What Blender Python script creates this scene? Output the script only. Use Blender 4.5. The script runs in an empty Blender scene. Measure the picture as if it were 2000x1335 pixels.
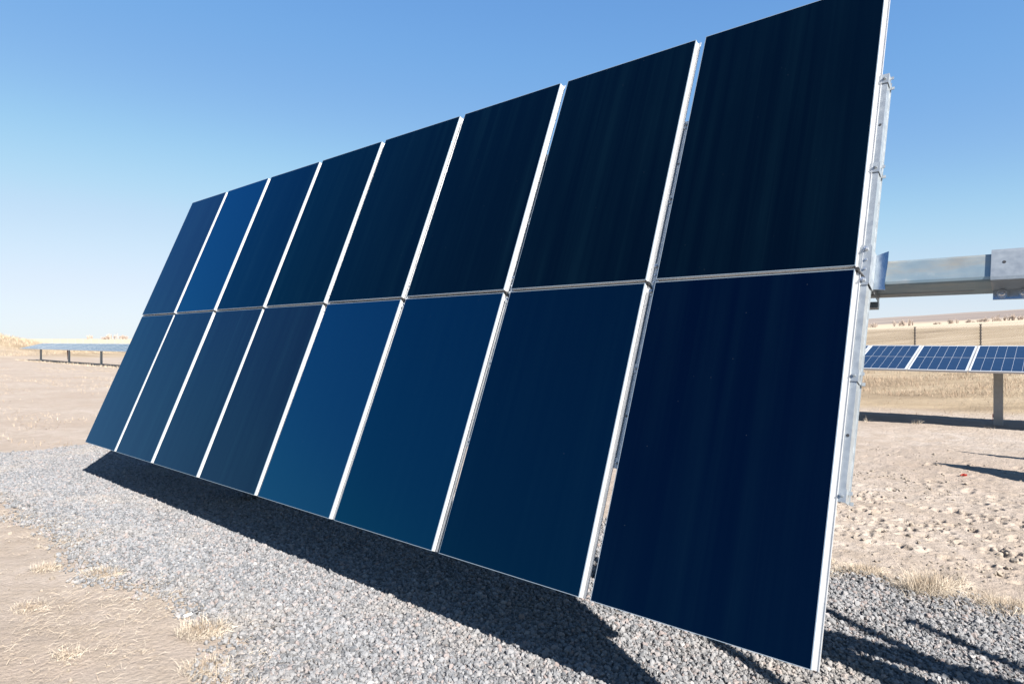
import bpy, math
import numpy as np
from mathutils import Matrix, Vector

rng = np.random.default_rng(7)
scene = bpy.context.scene
col = scene.collection

# ------------------------------------------------------------------ camera
CAM_H = 2.0
cam_d = bpy.data.cameras.new("camera")
cam = bpy.data.objects.new("camera", cam_d)
col.objects.link(cam)
cam.location = (0, 0, CAM_H)
cam.rotation_euler = (math.radians(90 - 0.07), 0, 0)
cam_d.sensor_width = 36.0
cam_d.lens = 36.0 * 1267.9 / 2000.0
cam_d.clip_start = 0.05
cam_d.clip_end = 6000.0
scene.camera = cam

# ------------------------------------------------------------------ light
KR, KN = 1.25, 0.27                       # shadow run per metre of height, along and across the rows
YAW = 0.8559
R = np.array([-math.sin(YAW), math.cos(YAW), 0.0])      # along the rows, away from the camera
B = np.array([math.cos(YAW), math.sin(YAW), 0.0])       # across the rows
UP = np.array([0, 0, 1.0])
S = -KR * R - KN * B + UP
S /= np.linalg.norm(S)
elev = math.asin(S[2])
azim = math.atan2(S[0], S[1])

world = bpy.data.worlds.new("World")
scene.world = world
world.use_nodes = True
wn = world.node_tree.nodes
wn.clear()
sky = wn.new("ShaderNodeTexSky")
sky.sky_type = 'NISHITA'
sky.sun_disc = False
sky.sun_elevation = elev
sky.sun_rotation = azim
sky.altitude = 1500
sky.air_density = 1.0
sky.dust_density = 0.6
sky.ozone_density = 1.6
bg = wn.new("ShaderNodeBackground")
bg.inputs["Strength"].default_value = 0.10
wo = wn.new("ShaderNodeOutputWorld")
# the film-like shoulder of the photograph's sky: one smooth tone curve over the whole dome
EXPOSURE = 1.88
toe = wn.new("ShaderNodeVectorMath"); toe.operation = 'SCALE'; toe.inputs["Scale"].default_value = 0.1 / 1.4
crv = wn.new("ShaderNodeRGBCurve")
for ch, pts in ((0, ((.10, .155), (.143, .222), (.27, .46), (.336, .555), (.52, .705), (.63, .755), (1.0, .85), (1.4, .91))),
                (1, ((.193, .40), (.239, .455), (.416, .70), (.525, .755), (.642, .815), (.852, .875), (1.0, .92), (1.4, .96))),
                (2, ((.20, .57), (.339, .775), (.423, .82), (.578, .895), (.772, .95), (.945, 1.0), (1.4, 1.0)))):
    c = crv.mapping.curves[ch]
    c.points[0].location = (0, 0); c.points[1].location = (pts[-1][0] / 1.4, pts[-1][1])
    for x, y in pts[:-1]:
        c.points.new(x / 1.4, y)
crv.mapping.extend = 'HORIZONTAL'
crv.mapping.update()
lift = wn.new("ShaderNodeVectorMath"); lift.operation = 'SCALE'; lift.inputs["Scale"].default_value = 1.0 / (2 ** EXPOSURE * 0.10)
wl = world.node_tree.links
wl.new(sky.outputs[0], toe.inputs[0]); wl.new(toe.outputs[0], crv.inputs["Color"]); wl.new(crv.outputs[0], lift.inputs[0]); wl.new(lift.outputs[0], bg.inputs[0])
world.node_tree.links.new(bg.outputs[0], wo.inputs[0])

sun_d = bpy.data.lights.new("sun", 'SUN')
sun_d.energy = 5.0
sun_d.angle = math.radians(0.53)
sun_d.color = (1.0, 0.955, 0.89)
sun = bpy.data.objects.new("sun", sun_d)
col.objects.link(sun)
sun.rotation_euler = Vector(S).to_track_quat('Z', 'Y').to_euler()
sun.location = (20, -25, 30)

scene.view_settings.view_transform = 'Standard'
scene.view_settings.look = 'None'
scene.view_settings.exposure = EXPOSURE
scene.view_settings.gamma = 1.0
scene.view_settings.use_curve_mapping = False


# ------------------------------------------------------------------ helpers
class MB:
    """collects boxes and other pieces, becomes ONE mesh object"""
    def __init__(self):
        self.v, self.f, self.m = [], [], []

    def add(self, verts, faces, mat=0):
        n = len(self.v)
        self.v += [tuple(map(float, p)) for p in verts]
        self.f += [tuple(i + n for i in f) for f in faces]
        self.m += [mat] * len(faces)
        return self

    def box(self, x0, x1, y0, y1, z0, z1, mat=0):
        vs = [(x, y, z) for z in (z0, z1) for y in (y0, y1) for x in (x0, x1)]
        fs = [(0, 2, 3, 1), (4, 5, 7, 6), (0, 1, 5, 4), (2, 6, 7, 3), (0, 4, 6, 2), (1, 3, 7, 5)]
        return self.add(vs, fs, mat)

    def prism(self, poly, axis, a, b, mat=0, cap=True):
        """poly: list of 2-D points; extruded along axis from a to b"""
        n = len(poly)
        def P(p, t):
            q = [0, 0, 0]
            o = [k for k in range(3) if k != axis]
            q[axis] = t; q[o[0]] = p[0]; q[o[1]] = p[1]
            return q
        vs = [P(p, a) for p in poly] + [P(p, b) for p in poly]
        fs = [(i, (i + 1) % n, n + (i + 1) % n, n + i) for i in range(n)]
        if cap:
            fs += [tuple(range(n))[::-1], tuple(range(n, 2 * n))]
        return self.add(vs, fs, mat)

    def cyl(self, p0, p1, r0, r1=None, n=10, mat=0):
        r1 = r0 if r1 is None else r1
        p0, p1 = np.array(p0, float), np.array(p1, float)
        d = p1 - p0; d /= np.linalg.norm(d)
        a = np.cross(d, [0, 0, 1.0] if abs(d[2]) < .9 else [1.0, 0, 0]); a /= np.linalg.norm(a)
        c = np.cross(d, a)
        vs = []
        for p, r in ((p0, r0), (p1, r1)):
            for k in range(n):
                t = 2 * math.pi * k / n
                vs.append(p + r * (math.cos(t) * a + math.sin(t) * c))
        fs = [(i, (i + 1) % n, n + (i + 1) % n, n + i) for i in range(n)]
        fs += [tuple(range(n))[::-1], tuple(range(n, 2 * n))]
        return self.add(vs, fs, mat)

    def mesh(self, name, mats):
        me = bpy.data.meshes.new(name)
        me.from_pydata(self.v, [], self.f)
        for m in (mats if isinstance(mats, (list, tuple)) else [mats]):
            me.materials.append(m)
        me.polygons.foreach_set("material_index", self.m)
        import bmesh
        bm = bmesh.new(); bm.from_mesh(me)
        bmesh.ops.recalc_face_normals(bm, faces=bm.faces)
        bm.to_mesh(me); bm.free()
        me.update()
        return me


def np_mesh(name, verts, faces, mat, smooth=False, attrs=None):
    """fast mesh from numpy arrays, faces all of one size"""
    me = bpy.data.meshes.new(name)
    verts = np.asarray(verts, np.float32); faces = np.asarray(faces, np.int32)
    k = faces.shape[1]
    me.vertices.add(len(verts)); me.vertices.foreach_set("co", verts.ravel())
    me.loops.add(faces.size); me.loops.foreach_set("vertex_index", faces.ravel())
    me.polygons.add(len(faces))
    me.polygons.foreach_set("loop_start", np.arange(len(faces), dtype=np.int32) * k)
    try:
        me.polygons.foreach_set("loop_total", np.full(len(faces), k, np.int32))
    except Exception:
        pass
    me.polygons.foreach_set("use_smooth", np.full(len(faces), smooth))
    for n, a in (attrs or {}).items():
        at = me.attributes.new(n, 'FLOAT', 'POINT')
        at.data.foreach_set("value", np.asarray(a, np.float32).ravel())
    me.materials.append(mat)
    me.update(calc_edges=True)
    me.validate()
    return me


def place(name, mesh, parent=None, M=None):
    o = bpy.data.objects.new(name, mesh)
    col.objects.link(o)
    if parent is not None:
        o.parent = parent
    if M is not None:
        o.matrix_local = M
    return o


def tag(o, label=None, cat=None, group=None, kind=None):
    if label: o["label"] = label
    if cat: o["category"] = cat
    if group: o["group"] = group
    if kind: o["kind"] = kind
    return o


def copy_tree(o, parent=None):
    c = o.copy()
    col.objects.link(c)
    if parent is not None:
        c.parent = parent
        c.matrix_parent_inverse = Matrix.Identity(4)
    for ch in list(o.children):
        copy_tree(ch, c)
    return c


def world_rb(r, b, z=0.0):
    """point from its place along / across the rows (metres from the camera foot)"""
    return R * r + B * b + UP * z


def to_rb(x, y):
    return x * R[0] + y * R[1], x * B[0] + y * B[1]


def frame_matrix(o, ex, ey, ez):
    return Matrix(((ex[0], ey[0], ez[0], o[0]), (ex[1], ey[1], ez[1], o[1]), (ex[2], ey[2], ez[2], o[2]), (0, 0, 0, 1)))


def vnoise(x, y, seed=0):
    """value noise in numpy, -1..1"""
    xi, yi = np.floor(x).astype(np.int64), np.floor(y).astype(np.int64)
    fx, fy = x - xi, y - yi
    fx, fy = fx * fx * (3 - 2 * fx), fy * fy * (3 - 2 * fy)
    def h(a, b):
        n = (a * 374761393 + b * 668265263 + seed * 974711) & 0x7fffffff
        n = ((n ^ (n >> 13)) * 1274126177) & 0x7fffffff
        n = n ^ (n >> 16)
        return (n & 0xffff) / 32767.5 - 1
    return (h(xi, yi) * (1 - fx) + h(xi + 1, yi) * fx) * (1 - fy) + (h(xi, yi + 1) * (1 - fx) + h(xi + 1, yi + 1) * fx) * fy


def fbm(x, y, octv=4, seed=0, gain=.5):
    s, a, t = 0, 1.0, 0
    for k in range(octv):
        s = s + a * vnoise(x * 2 ** k, y * 2 ** k, seed + k * 17)
        t += a; a *= gain
    return s / t


def sstep(a, b, x):
    t = np.clip((x - a) / (b - a), 0, 1)
    return t * t * (3 - 2 * t)


# ------------------------------------------------------------------ materials
def new_mat(name):
    m = bpy.data.materials.new(name)
    m.use_nodes = True
    nt = m.node_tree
    return m, nt, nt.nodes["Principled BSDF"]


def node(nt, t, **kw):
    n = nt.nodes.new(t)
    for k, v in kw.items():
        if k in n.inputs.keys():
            n.inputs[k].default_value = v
        else:
            setattr(n, k, v)
    return n


def ramp(nt, fac, stops):
    n = nt.nodes.new("ShaderNodeValToRGB")
    el = n.color_ramp.elements
    while len(el) < len(stops):
        el.new(0.5)
    for e, (p, c) in zip(el, stops):
        e.position = p
        e.color = (c[0], c[1], c[2], 1) if hasattr(c, "__len__") else (c, c, c, 1)
    nt.links.new(fac, n.inputs[0])
    return n.outputs[0]


def mixc(nt, fac, a, b, mode='MIX'):
    n = nt.nodes.new("ShaderNodeMix")
    n.data_type = 'RGBA'; n.blend_type = mode
    for i, v in ((0, fac), (6, a), (7, b)):
        if hasattr(v, "links"):
            nt.links.new(v, n.inputs[i])
        elif hasattr(v, "__len__"):
            n.inputs[i].default_value = (*v[:3], 1)
        else:
            n.inputs[i].default_value = v
    return n.outputs[2]


def tex_noise(nt, vec, scale, detail=4, rough=.55):
    n = nt.nodes.new("ShaderNodeTexNoise")
    n.inputs["Scale"].default_value = scale
    n.inputs["Detail"].default_value = detail
    n.inputs["Roughness"].default_value = rough
    if vec is not None:
        nt.links.new(vec, n.inputs["Vector"])
    return n.outputs[0]


def mapping(nt, src, scale):
    n = nt.nodes.new("ShaderNodeMapping")
    n.inputs["Scale"].default_value = scale
    nt.links.new(src, n.inputs["Vector"])
    return n.outputs[0]


def bump(nt, h, dist, strength=1.0, normal=None):
    n = nt.nodes.new("ShaderNodeBump")
    n.inputs["Strength"].default_value = strength
    n.inputs["Distance"].default_value = dist
    nt.links.new(h, n.inputs["Height"])
    if normal is not None:
        nt.links.new(normal, n.inputs["Normal"])
    return n.outputs[0]


def metal(name, color, rough, metallic=1.0, mottled=0.0, scale=9.0):
    m, nt, p = new_mat(name)
    p.inputs["Metallic"].default_value = metallic
    tc = node(nt, "ShaderNodeTexCoord").outputs["Object"]
    a = tex_noise(nt, tc, scale, 5)
    c = ramp(nt, a, [(.3, tuple(x * (1 - mottled) for x in color)), (.7, tuple(min(1, x * (1 + mottled)) for x in color))])
    nt.links.new(c, p.inputs["Base Color"])
    rr = ramp(nt, a, [(.3, max(.02, rough - .08)), (.7, rough + .08)])
    nt.links.new(rr, p.inputs["Roughness"])
    return m


M_alu = metal("anodised_aluminium", (.45, .45, .45), .42, .45, .04)
M_galv = metal("galvanised_steel", (.295, .318, .335), .38, .6, .07, 26)
M_shiny = metal("bright_zinc_sheet", (.40, .44, .48), .22, 1.0, .10, 12)
M_galv_dull = metal("weathered_galvanised_steel", (.30, .30, .29), .55, .35, .12, 10)
M_bolt = metal("bolt_steel", (.50, .51, .53), .35, .9, .05)
M_rubber, nt, p = new_mat("black_rubber")
p.inputs["Base Color"].default_value = (.012, .012, .013, 1); p.inputs["Roughness"].default_value = .6
M_edge, nt, p = new_mat("glass_edge")
p.inputs["Base Color"].default_value = (.16, .2, .24, 1); p.inputs["Roughness"].default_value = .3


def film_mat(name, base, tint, streak, haze, ior=1.36):
    """dark thin-film glass: coated, with faint vertical rain streaks of dust"""
    m, nt, p = new_mat(name)
    tc = node(nt, "ShaderNodeTexCoord").outputs["Object"]
    info = node(nt, "ShaderNodeObjectInfo").outputs["Random"]
    off = nt.nodes.new("ShaderNodeVectorMath"); off.operation = 'ADD'
    sc = nt.nodes.new("ShaderNodeVectorMath"); sc.operation = 'SCALE'
    nt.links.new(tc, off.inputs[0])
    comb = node(nt, "ShaderNodeCombineXYZ")
    mul = node(nt, "ShaderNodeMath", operation='MULTIPLY'); mul.inputs[1].default_value = 37.0
    nt.links.new(info, mul.inputs[0]); nt.links.new(mul.outputs[0], comb.inputs[0]); nt.links.new(mul.outputs[0], comb.inputs[1])
    nt.links.new(comb.outputs[0], off.inputs[1])
    v = off.outputs[0]
    st = tex_noise(nt, mapping(nt, v, (8.5, .13, 1)), 1.0, 5, .6)
    big = tex_noise(nt, mapping(nt, v, (2.2, .55, 1)), 1.0, 3)
    fine = tex_noise(nt, mapping(nt, v, (60, .5, 1)), 1.0, 3)
    f1 = ramp(nt, st, [(.40, 0.0), (.66, 1.0)])
    f2 = ramp(nt, big, [(.35, 0.15), (.7, 1.0)])
    mm = node(nt, "ShaderNodeMath", operation='MULTIPLY'); nt.links.new(f1, mm.inputs[0]); nt.links.new(f2, mm.inputs[1])
    m2 = node(nt, "ShaderNodeMath", operation='MULTIPLY'); nt.links.new(mm.outputs[0], m2.inputs[0]); m2.inputs[1].default_value = streak
    c1 = mixc(nt, m2.outputs[0], base, (.012, .046, .066))
    f3 = ramp(nt, fine, [(.60, 0.0), (.82, 1.0)])
    m3 = node(nt, "ShaderNodeMath", operation='MULTIPLY'); nt.links.new(f3, m3.inputs[0]); m3.inputs[1].default_value = streak * .14
    c2 = mixc(nt, m3.outputs[0], c1, (.05, .09, .12))
    # sparse specks of dust and bird droppings
    vo = node(nt, "ShaderNodeTexVoronoi", Scale=9.0); nt.links.new(mapping(nt, v, (1, 1, 1)), vo.inputs["Vector"])
    f4 = ramp(nt, vo.outputs["Distance"], [(.012, 1.0), (.03, 0.0)])
    m4 = node(nt, "ShaderNodeMath", operation='MULTIPLY'); nt.links.new(f4, m4.inputs[0]); m4.inputs[1].default_value = .07
    c3 = mixc(nt, m4.outputs[0], c2, (.25, .27, .3))
    nt.links.new(c3, p.inputs["Base Color"])
    p.inputs["Roughness"].default_value = .6
    p.inputs["Specular IOR Level"].default_value = 0.0
    gl = node(nt, "ShaderNodeBsdfGlossy", Roughness=haze); gl.inputs["Color"].default_value = (*tint, 1)
    fr = node(nt, "ShaderNodeFresnel", IOR=ior)
    mx = nt.nodes.new("ShaderNodeMixShader")
    nt.links.new(fr.outputs[0], mx.inputs[0]); nt.links.new(p.outputs[0], mx.inputs[1]); nt.links.new(gl.outputs[0], mx.inputs[2])
    nt.links.new(mx.outputs[0], nt.nodes["Material Output"].inputs["Surface"])
    return m


DARK = film_mat("black_film_glass", (.0002, .0010, .0028), (.08, .56, .88), .065, .09, 1.36)
TEAL = film_mat("teal_film_glass", (.0002, .0016, .0040), (.09, .52, .95), .06, .09, 1.42)
NAVY = film_mat("navy_film_glass", (.0001, .0006, .0030), (.04, .43, .92), .05, .09, 1.46)
INDIGO = film_mat("indigo_film_glass", (.0001, .0010, .0016), (.035, .43, .86), .03, .08, 1.70)
MIDB = film_mat("deep_blue_film_glass", (.0001, .0014, .0030), (.05, .47, .88), .02, .08, 1.95)
BLUE = film_mat("blue_film_glass", (.0001, .0030, .0060), (.10, .51, .98), .015, .08, 2.12)
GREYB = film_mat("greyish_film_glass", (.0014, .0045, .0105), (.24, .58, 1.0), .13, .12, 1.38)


# ---- earth
def ground_material():
    m, nt, p = new_mat("dry_ground")
    geo = node(nt, "ShaderNodeNewGeometry").outputs["Position"]
    def at(n):
        a = nt.nodes.new("ShaderNodeAttribute"); a.attribute_name = n
        return a.outputs["Fac"]
    n1 = tex_noise(nt, geo, .35, 6, .6)
    n2 = tex_noise(nt, geo, 3.2, 6, .65)
    n3 = tex_noise(nt, geo, 26, 5, .65)
    n4 = tex_noise(nt, mapping(nt, geo, (1, 1, 1)), 120, 3, .6)
    dirt = ramp(nt, n1, [(.32, (0.2131, 0.1708, 0.1391)), (.55, (0.2519, 0.2135, 0.1824)), (.72, (0.2823, 0.2476, 0.2194))])
    dirt = mixc(nt, ramp(nt, n2, [(.40, 0.0), (.62, .75)]), dirt, (0.1992, 0.1623, 0.1298))
    dirt = mixc(nt, ramp(nt, n3, [(.50, 0.0), (.75, .55)]), dirt, (0.1661, 0.1338, 0.1081))
    dirt = mixc(nt, ramp(nt, n4, [(.55, 0.0), (.8, .4)]), dirt, (0.3100, 0.2790, 0.2534))
    n5 = tex_noise(nt, mapping(nt, geo, (0.9360, 0.9720, 1.0260)), 1.0, 8, .72)
    dirt = mixc(nt, ramp(nt, n5, [(.54, 0.0), (.68, .42)]), dirt, (0.2181, 0.1694, 0.1293))
    # dry grassland: yellowish, striped by darker thatch
    g1 = tex_noise(nt, mapping(nt, geo, (.1194, .2713, .1628)), 1.0, 6, .62)
    g2 = tex_noise(nt, geo, 2.3, 6, .7)
    grass = ramp(nt, g1, [(.34, (.1357, .1004, .0651)), (.5, (.2170, .1682, .1112)), (.66, (.2658, .2143, .1519))])
    grass = mixc(nt, ramp(nt, g2, [(.45, 0.0), (.75, .5)]), grass, (.1302, .0977, .0678))
    pale = ramp(nt, g1, [(.3, (.3038, .2469, .1790)), (.7, (.3418, .2849, .2170))])
    h1 = tex_noise(nt, mapping(nt, geo, (.0020, .0068, .0109)), 1.0, 4, .6)
    hill = ramp(nt, h1, [(.40, (.1424, .1184, .1064)), (.5, (.1800, .1480, .1280)), (.60, (.2360, .1960, .1640))])
    c = mixc(nt, at("grassy"), dirt, grass)
    c = mixc(nt, at("pale"), c, pale)
    c = mixc(nt, at("ridge"), c, hill)
    nt.links.new(c, p.inputs["Base Color"])
    p.inputs["Roughness"].default_value = .95
    p.inputs["Specular IOR Level"].default_value = .15
    b1 = bump(nt, n2, .05, .35)
    b2 = bump(nt, n3, .022, .9, b1)
    b3 = bump(nt, n4, .006, .8, b2)
    nt.links.new(b3, p.inputs["Normal"])
    return m


M_ground = ground_material()


def gravel_bed_material():
    m, nt, p = new_mat("gravel_bed")
    geo = node(nt, "ShaderNodeNewGeometry").outputs["Position"]
    vo = node(nt, "ShaderNodeTexVoronoi", Scale=34.0); nt.links.new(geo, vo.inputs["Vector"])
    c = ramp(nt, vo.outputs["Color"], [(.1, (.0528, .0513, .0528)), (.45, (.0860, .0828, .0843)), (.8, (.1191, .1126, .1110))])
    n = tex_noise(nt, geo, 3.0, 5)
    c = mixc(nt, ramp(nt, n, [(.5, 0.0), (.8, .5)]), c, (.1126, .0961, .0764))
    nt.links.new(c, p.inputs["Base Color"])
    p.inputs["Roughness"].default_value = .95
    nt.links.new(bump(nt, vo.outputs["Distance"], -.02, 1.0), p.inputs["Normal"])
    return m


def stone_material(name, stops):
    m, nt, p = new_mat(name)
    info = node(nt, "ShaderNodeObjectInfo").outputs["Random"]
    tc = node(nt, "ShaderNodeTexCoord").outputs["Object"]
    c = ramp(nt, info, stops)
    n = tex_noise(nt, tc, 3.0, 5, .7)
    c = mixc(nt, ramp(nt, n, [(.35, 0.0), (.7, .45)]), c, (.18, .178, .178), 'MIX')
    pos = node(nt, "ShaderNodeNewGeometry").outputs["Position"]
    dusty = ramp(nt, tex_noise(nt, pos, .8, 6, .65), [(.50, 0.0), (.76, .5)])
    c = mixc(nt, dusty, c, (.215, .182, .148))
    nt.links.new(c, p.inputs["Base Color"])
    p.inputs["Roughness"].default_value = .85
    p.inputs["Specular IOR Level"].default_value = .3
    return m


M_bed = gravel_bed_material()
M_stone = stone_material("crushed_granite", [(0, (0.0388, 0.0416, 0.0464)), (.18, (0.0776, 0.0803, 0.0862)), (.42, (0.1165, 0.1177, 0.1230)),
                                             (.70, (0.1496, 0.1492, 0.1533)), (.86, (0.1637, 0.1470, 0.1430)), (.95, (0.1446, 0.1112, 0.1017)), (1, (0.2399, 0.2331, 0.2284))])
M_clod = stone_material("earth_clods", [(0, (.1275, .0992, .0729)), (.5, (.1696, .1362, .1036)), (1, (.2073, .1721, .1344))])


def blade_material(name, c0, c1, c2):
    m, nt, p = new_mat(name)
    a = nt.nodes.new("ShaderNodeAttribute"); a.attribute_name = "shade"
    c = ramp(nt, a.outputs["Fac"], [(0, c0), (.5, c1), (1, c2)])
    nt.links.new(c, p.inputs["Base Color"])
    p.inputs["Roughness"].default_value = .7
    p.inputs["Specular IOR Level"].default_value = .2
    return m


M_straw = blade_material("dry_straw", (.2160, .1640, .1160), (.3440, .2840, .2160), (.4240, .3720, .3040))
M_fieldgrass = blade_material("field_grass", (.2040, .1520, .1040), (.3080, .2440, .1720), (.3920, .3240, .2400))
M_rustgrass = blade_material("rusty_grass", (.1600, .1080, .0720), (.2520, .1800, .1240), (.3360, .2600, .1880))
M_twig = blade_material("bare_twigs", (.2400, .1880, .1520), (.3360, .2720, .2280), (.4160, .3440, .2920))
M_weed = blade_material("dead_weed", (.1233, .0824, .0514), (.2058, .1490, .0976), (.2677, .2058, .1391))
M_wire, nt, p = new_mat("fence_wire")
p.inputs["Base Color"].default_value = (.22, .20, .18, 1); p.inputs["Metallic"].default_value = .2; p.inputs["Roughness"].default_value = .6
M_post, nt, p = new_mat("dark_fence_post")
p.inputs["Base Color"].default_value = (.028, .022, .02, 1); p.inputs["Roughness"].default_value = .7
M_red, nt, p = new_mat("red_plastic")
p.inputs["Base Color"].default_value = (.52, .07, .05, 1); p.inputs["Roughness"].default_value = .5
M_darkred, nt, p = new_mat("dark_red_strut")
p.inputs["Base Color"].default_value = (.17, .025, .02, 1); p.inputs["Roughness"].default_value = .5
M_black, nt, p = new_mat("black_plastic")
p.inputs["Base Color"].default_value = (.02, .02, .022, 1); p.inputs["Roughness"].default_value = .5
M_white, nt, p = new_mat("white_plastic")
p.inputs["Base Color"].default_value = (.75, .75, .75, 1); p.inputs["Roughness"].default_value = .5
M_back, nt, p = new_mat("white_backsheet")
p.inputs["Base Color"].default_value = (.39, .41, .44, 1); p.inputs["Roughness"].default_value = .35


def cell_material():
    m, nt, p = new_mat("blue_silicon_cells")
    tc = node(nt, "ShaderNodeTexCoord").outputs["Object"]
    n = tex_noise(nt, tc, 4.0, 4)
    c = ramp(nt, n, [(.3, (.0030, .0085, .025)), (.7, (.0055, .0130, .036))])
    nt.links.new(c, p.inputs["Base Color"])
    p.inputs["Roughness"].default_value = .10
    p.inputs["IOR"].default_value = 1.5
    return m


M_cell = cell_material()

# ------------------------------------------------------------------ terrain
O = np.array([1.3350, 2.8958, CAM_H - 1.4670])          # lower right front corner of the near array
OR, OB = O @ R, O @ B
TILT = 1.1831
D = math.cos(TILT) * B + math.sin(TILT) * UP            # up the near array
N = np.cross(-R, D)                                     # out of its front
NW, GAP, ML, VG = 1.1827, 0.0766, 2.0, 0.0236
AW = 8 * NW + 7 * GAP
AL = 2 * ML + VG

PR0, PR1, PB0, PB1 = OR - 7.5, OR + 13.4, OB - 1.08, OB + 2.92     # gravel pad


def pad_mask(r, b):
    """>0 inside the gravel pad, in metres from its ragged edge"""
    e = fbm(r * .9, b * .9, 4, 3) * .55 + fbm(r * 4.0, b * 4.0, 3, 9) * .16
    d = np.minimum(np.minimum(r - PR0, PR1 - r), np.minimum(b - PB0, PB1 - b))
    nearb = np.exp(-((b - PB0) / .9) ** 2)
    return d + e * (.35 + .5 * nearb)


hoof = []
for k in range(420):
    t = rng.random()
    r_ = OR + rng.uniform(-1.6, 1.3); b_ = OB + 3.5 + 3.6 * rng.beta(1.3, 1.2)
    if rng.random() < .55:           # trodden trails run along the rows
        b_ = OB + rng.choice([4.1, 4.7, 5.2, 5.9]) + rng.normal(0, .10) + .25 * (r_ - OR)
    hoof.append((r_, b_, rng.uniform(.018, .042), rng.uniform(.022, .05), rng.uniform(0, 3.1)))
for k in range(180):
    hoof.append((OR + rng.uniform(-2, 4), OB + rng.uniform(6.5, 10), rng.uniform(.03, .06), rng.uniform(.012, .03), rng.uniform(0, 3.1)))


def base_height(x, y):
    r, b = to_rb(x, y)
    zx = np.interp(x, [-20, 4, 11, 14, 27, 60, 150, 450, 900, 3000], [0, 0, .10, .13, .8, 3.6, 8.1, 30.5, 44, 46])
    ynorth = np.interp(y, [-3000, 0, 4, 15, 30], [0, 0, .2, 1, 1])
    z = zx * ynorth
    left = np.interp(y, [0, 130, 200, 300, 1000, 3000], [0, 0, .8, 2.9, 5.6, 9])
    z = z + left * sstep(30, -30, x)
    # grassy bank at the far left, behind the row's end
    z = z + 4.35 * np.exp(-(((x + 78) / 13.5) ** 2 + ((y - 84) / 15) ** 2))
    return z


def height(x, y, detail=True):
    r, b = to_rb(x, y)
    z = base_height(x, y)
    if not detail:
        return z
    d = np.hypot(x, y)
    near = np.exp(-(d / 60) ** 2)
    onpad = sstep(-.25, .35, pad_mask(r, b))
    rough = fbm(r * .5, b * .8, 3, 31) * .045 + fbm(r * 3, b * 5, 3, 41) * .009
    z = z + rough * near * (1 - .85 * onpad)
    # wheel ruts running along the rows behind the near array
    for bc, w, dep in ((OB + 7.3, .16, .035), (OB + 8.9, .18, .04), (OB + 8.2, .35, -.02), (OB + 10.6, .16, .03), (OB + 12.1, .2, .03)):
        bb = bc + .12 * np.sin(r * .35 + bc) + .05 * fbm(r * 1.5, r * 0 + bc, 2, 5)
        z = z - dep * np.exp(-((b - bb) / w) ** 2) * sstep(16, 4, np.abs(r - OR)) * (.7 + .5 * fbm(r * 3, b * 3, 2, 8))
    z = z + fbm(r * 16, b * 22, 2, 61) * .009 * near * (1 - onpad)
    return z


def spaced(segs):
    out = []
    for a, b_, s in segs:
        out.append(np.arange(a, b_, s))
    return np.concatenate(out)


def grow(start, end, s0, k=1.12):
    out, x, s = [], start, s0
    sign = 1 if end > start else -1
    while (end - x) * sign > 0:
        x += sign * s; s *= k; out.append(x)
    return np.array(out)


rr = spaced([(OR - 2.6, OR - 1.3, .05), (OR - 1.3, OR + 1.7, .018), (OR + 1.7, OR + 2.2, .04), (OR + 2.2, OR + 14.5, .07)])
rr = np.concatenate([grow(rr[0], -2600, .05)[::-1], rr, grow(rr[-1], 2600, .09)])
bb = spaced([(OB - 3.6, OB + 3.0, .06), (OB + 3.0, OB + 8.2, .020), (OB + 8.2, OB + 18, .07)])
bb = np.concatenate([grow(bb[0], -600, .08)[::-1], bb, grow(bb[-1], 2600, .09)])
RR, BB = np.meshgrid(rr, bb, indexing='ij')
GX = RR * R[0] + BB * B[0]
GY = RR * R[1] + BB * B[1]
GZ = height(GX, GY)
for (r_, b_, w, dep, an) in hoof:
    i0, i1 = np.searchsorted(rr, [r_ - .25, r_ + .25]); j0, j1 = np.searchsorted(bb, [b_ - .25, b_ + .25])
    q, s = RR[i0:i1, j0:j1] - r_, BB[i0:i1, j0:j1] - b_
    u_, v_ = q * math.cos(an) + s * math.sin(an), -q * math.sin(an) + s * math.cos(an)
    d2 = (u_ / (w * 1.5)) ** 2 + (v_ / w) ** 2
    GZ[i0:i1, j0:j1] += -dep * np.exp(-d2 ** 2.2) + dep * .22 * np.exp(-((np.sqrt(d2) - 1.5) / .45) ** 2)
ni, nj = RR.shape
ii, jj = np.meshgrid(np.arange(ni - 1), np.arange(nj - 1), indexing='ij')
a = (ii * nj + jj).ravel()
faces = np.stack([a, a + 1, a + nj + 1, a + nj], 1)[:, ::-1]
gx, gy = GX.ravel(), GY.ravel()
rrf, bbf = RR.ravel(), BB.ravel()
dist = np.hypot(gx, gy)
wob = fbm(gx * .15, gy * .15, 4, 77)
bank = np.exp(-(((gx + 78) / 17) ** 2 + ((gy - 84) / 19) ** 2))
grassy = np.clip(sstep(19.5, 21.5, bbf + wob * 2.5) * sstep(-3, 8, gx) + sstep(75, 95, gy + wob * 12) * sstep(5, -5, gx) + 2 * bank, 0, 1)
pale = np.clip(sstep(72, 80, gx + wob * 3) * sstep(10, 20, gx) + sstep(190, 215, gy + wob * 4) * sstep(10, -10, gx), 0, 1)
ridge = sstep(165, 185, gx + wob * 6)
ground = place("ground", np_mesh("ground", np.stack([gx, gy, GZ.ravel()], 1), faces, M_ground, True,
                                 {"grassy": grassy, "pale": pale, "ridge": ridge}))
tag(ground, "bare pale tan earth and dry grassland under the solar arrays", "ground", kind="structure")

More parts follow.
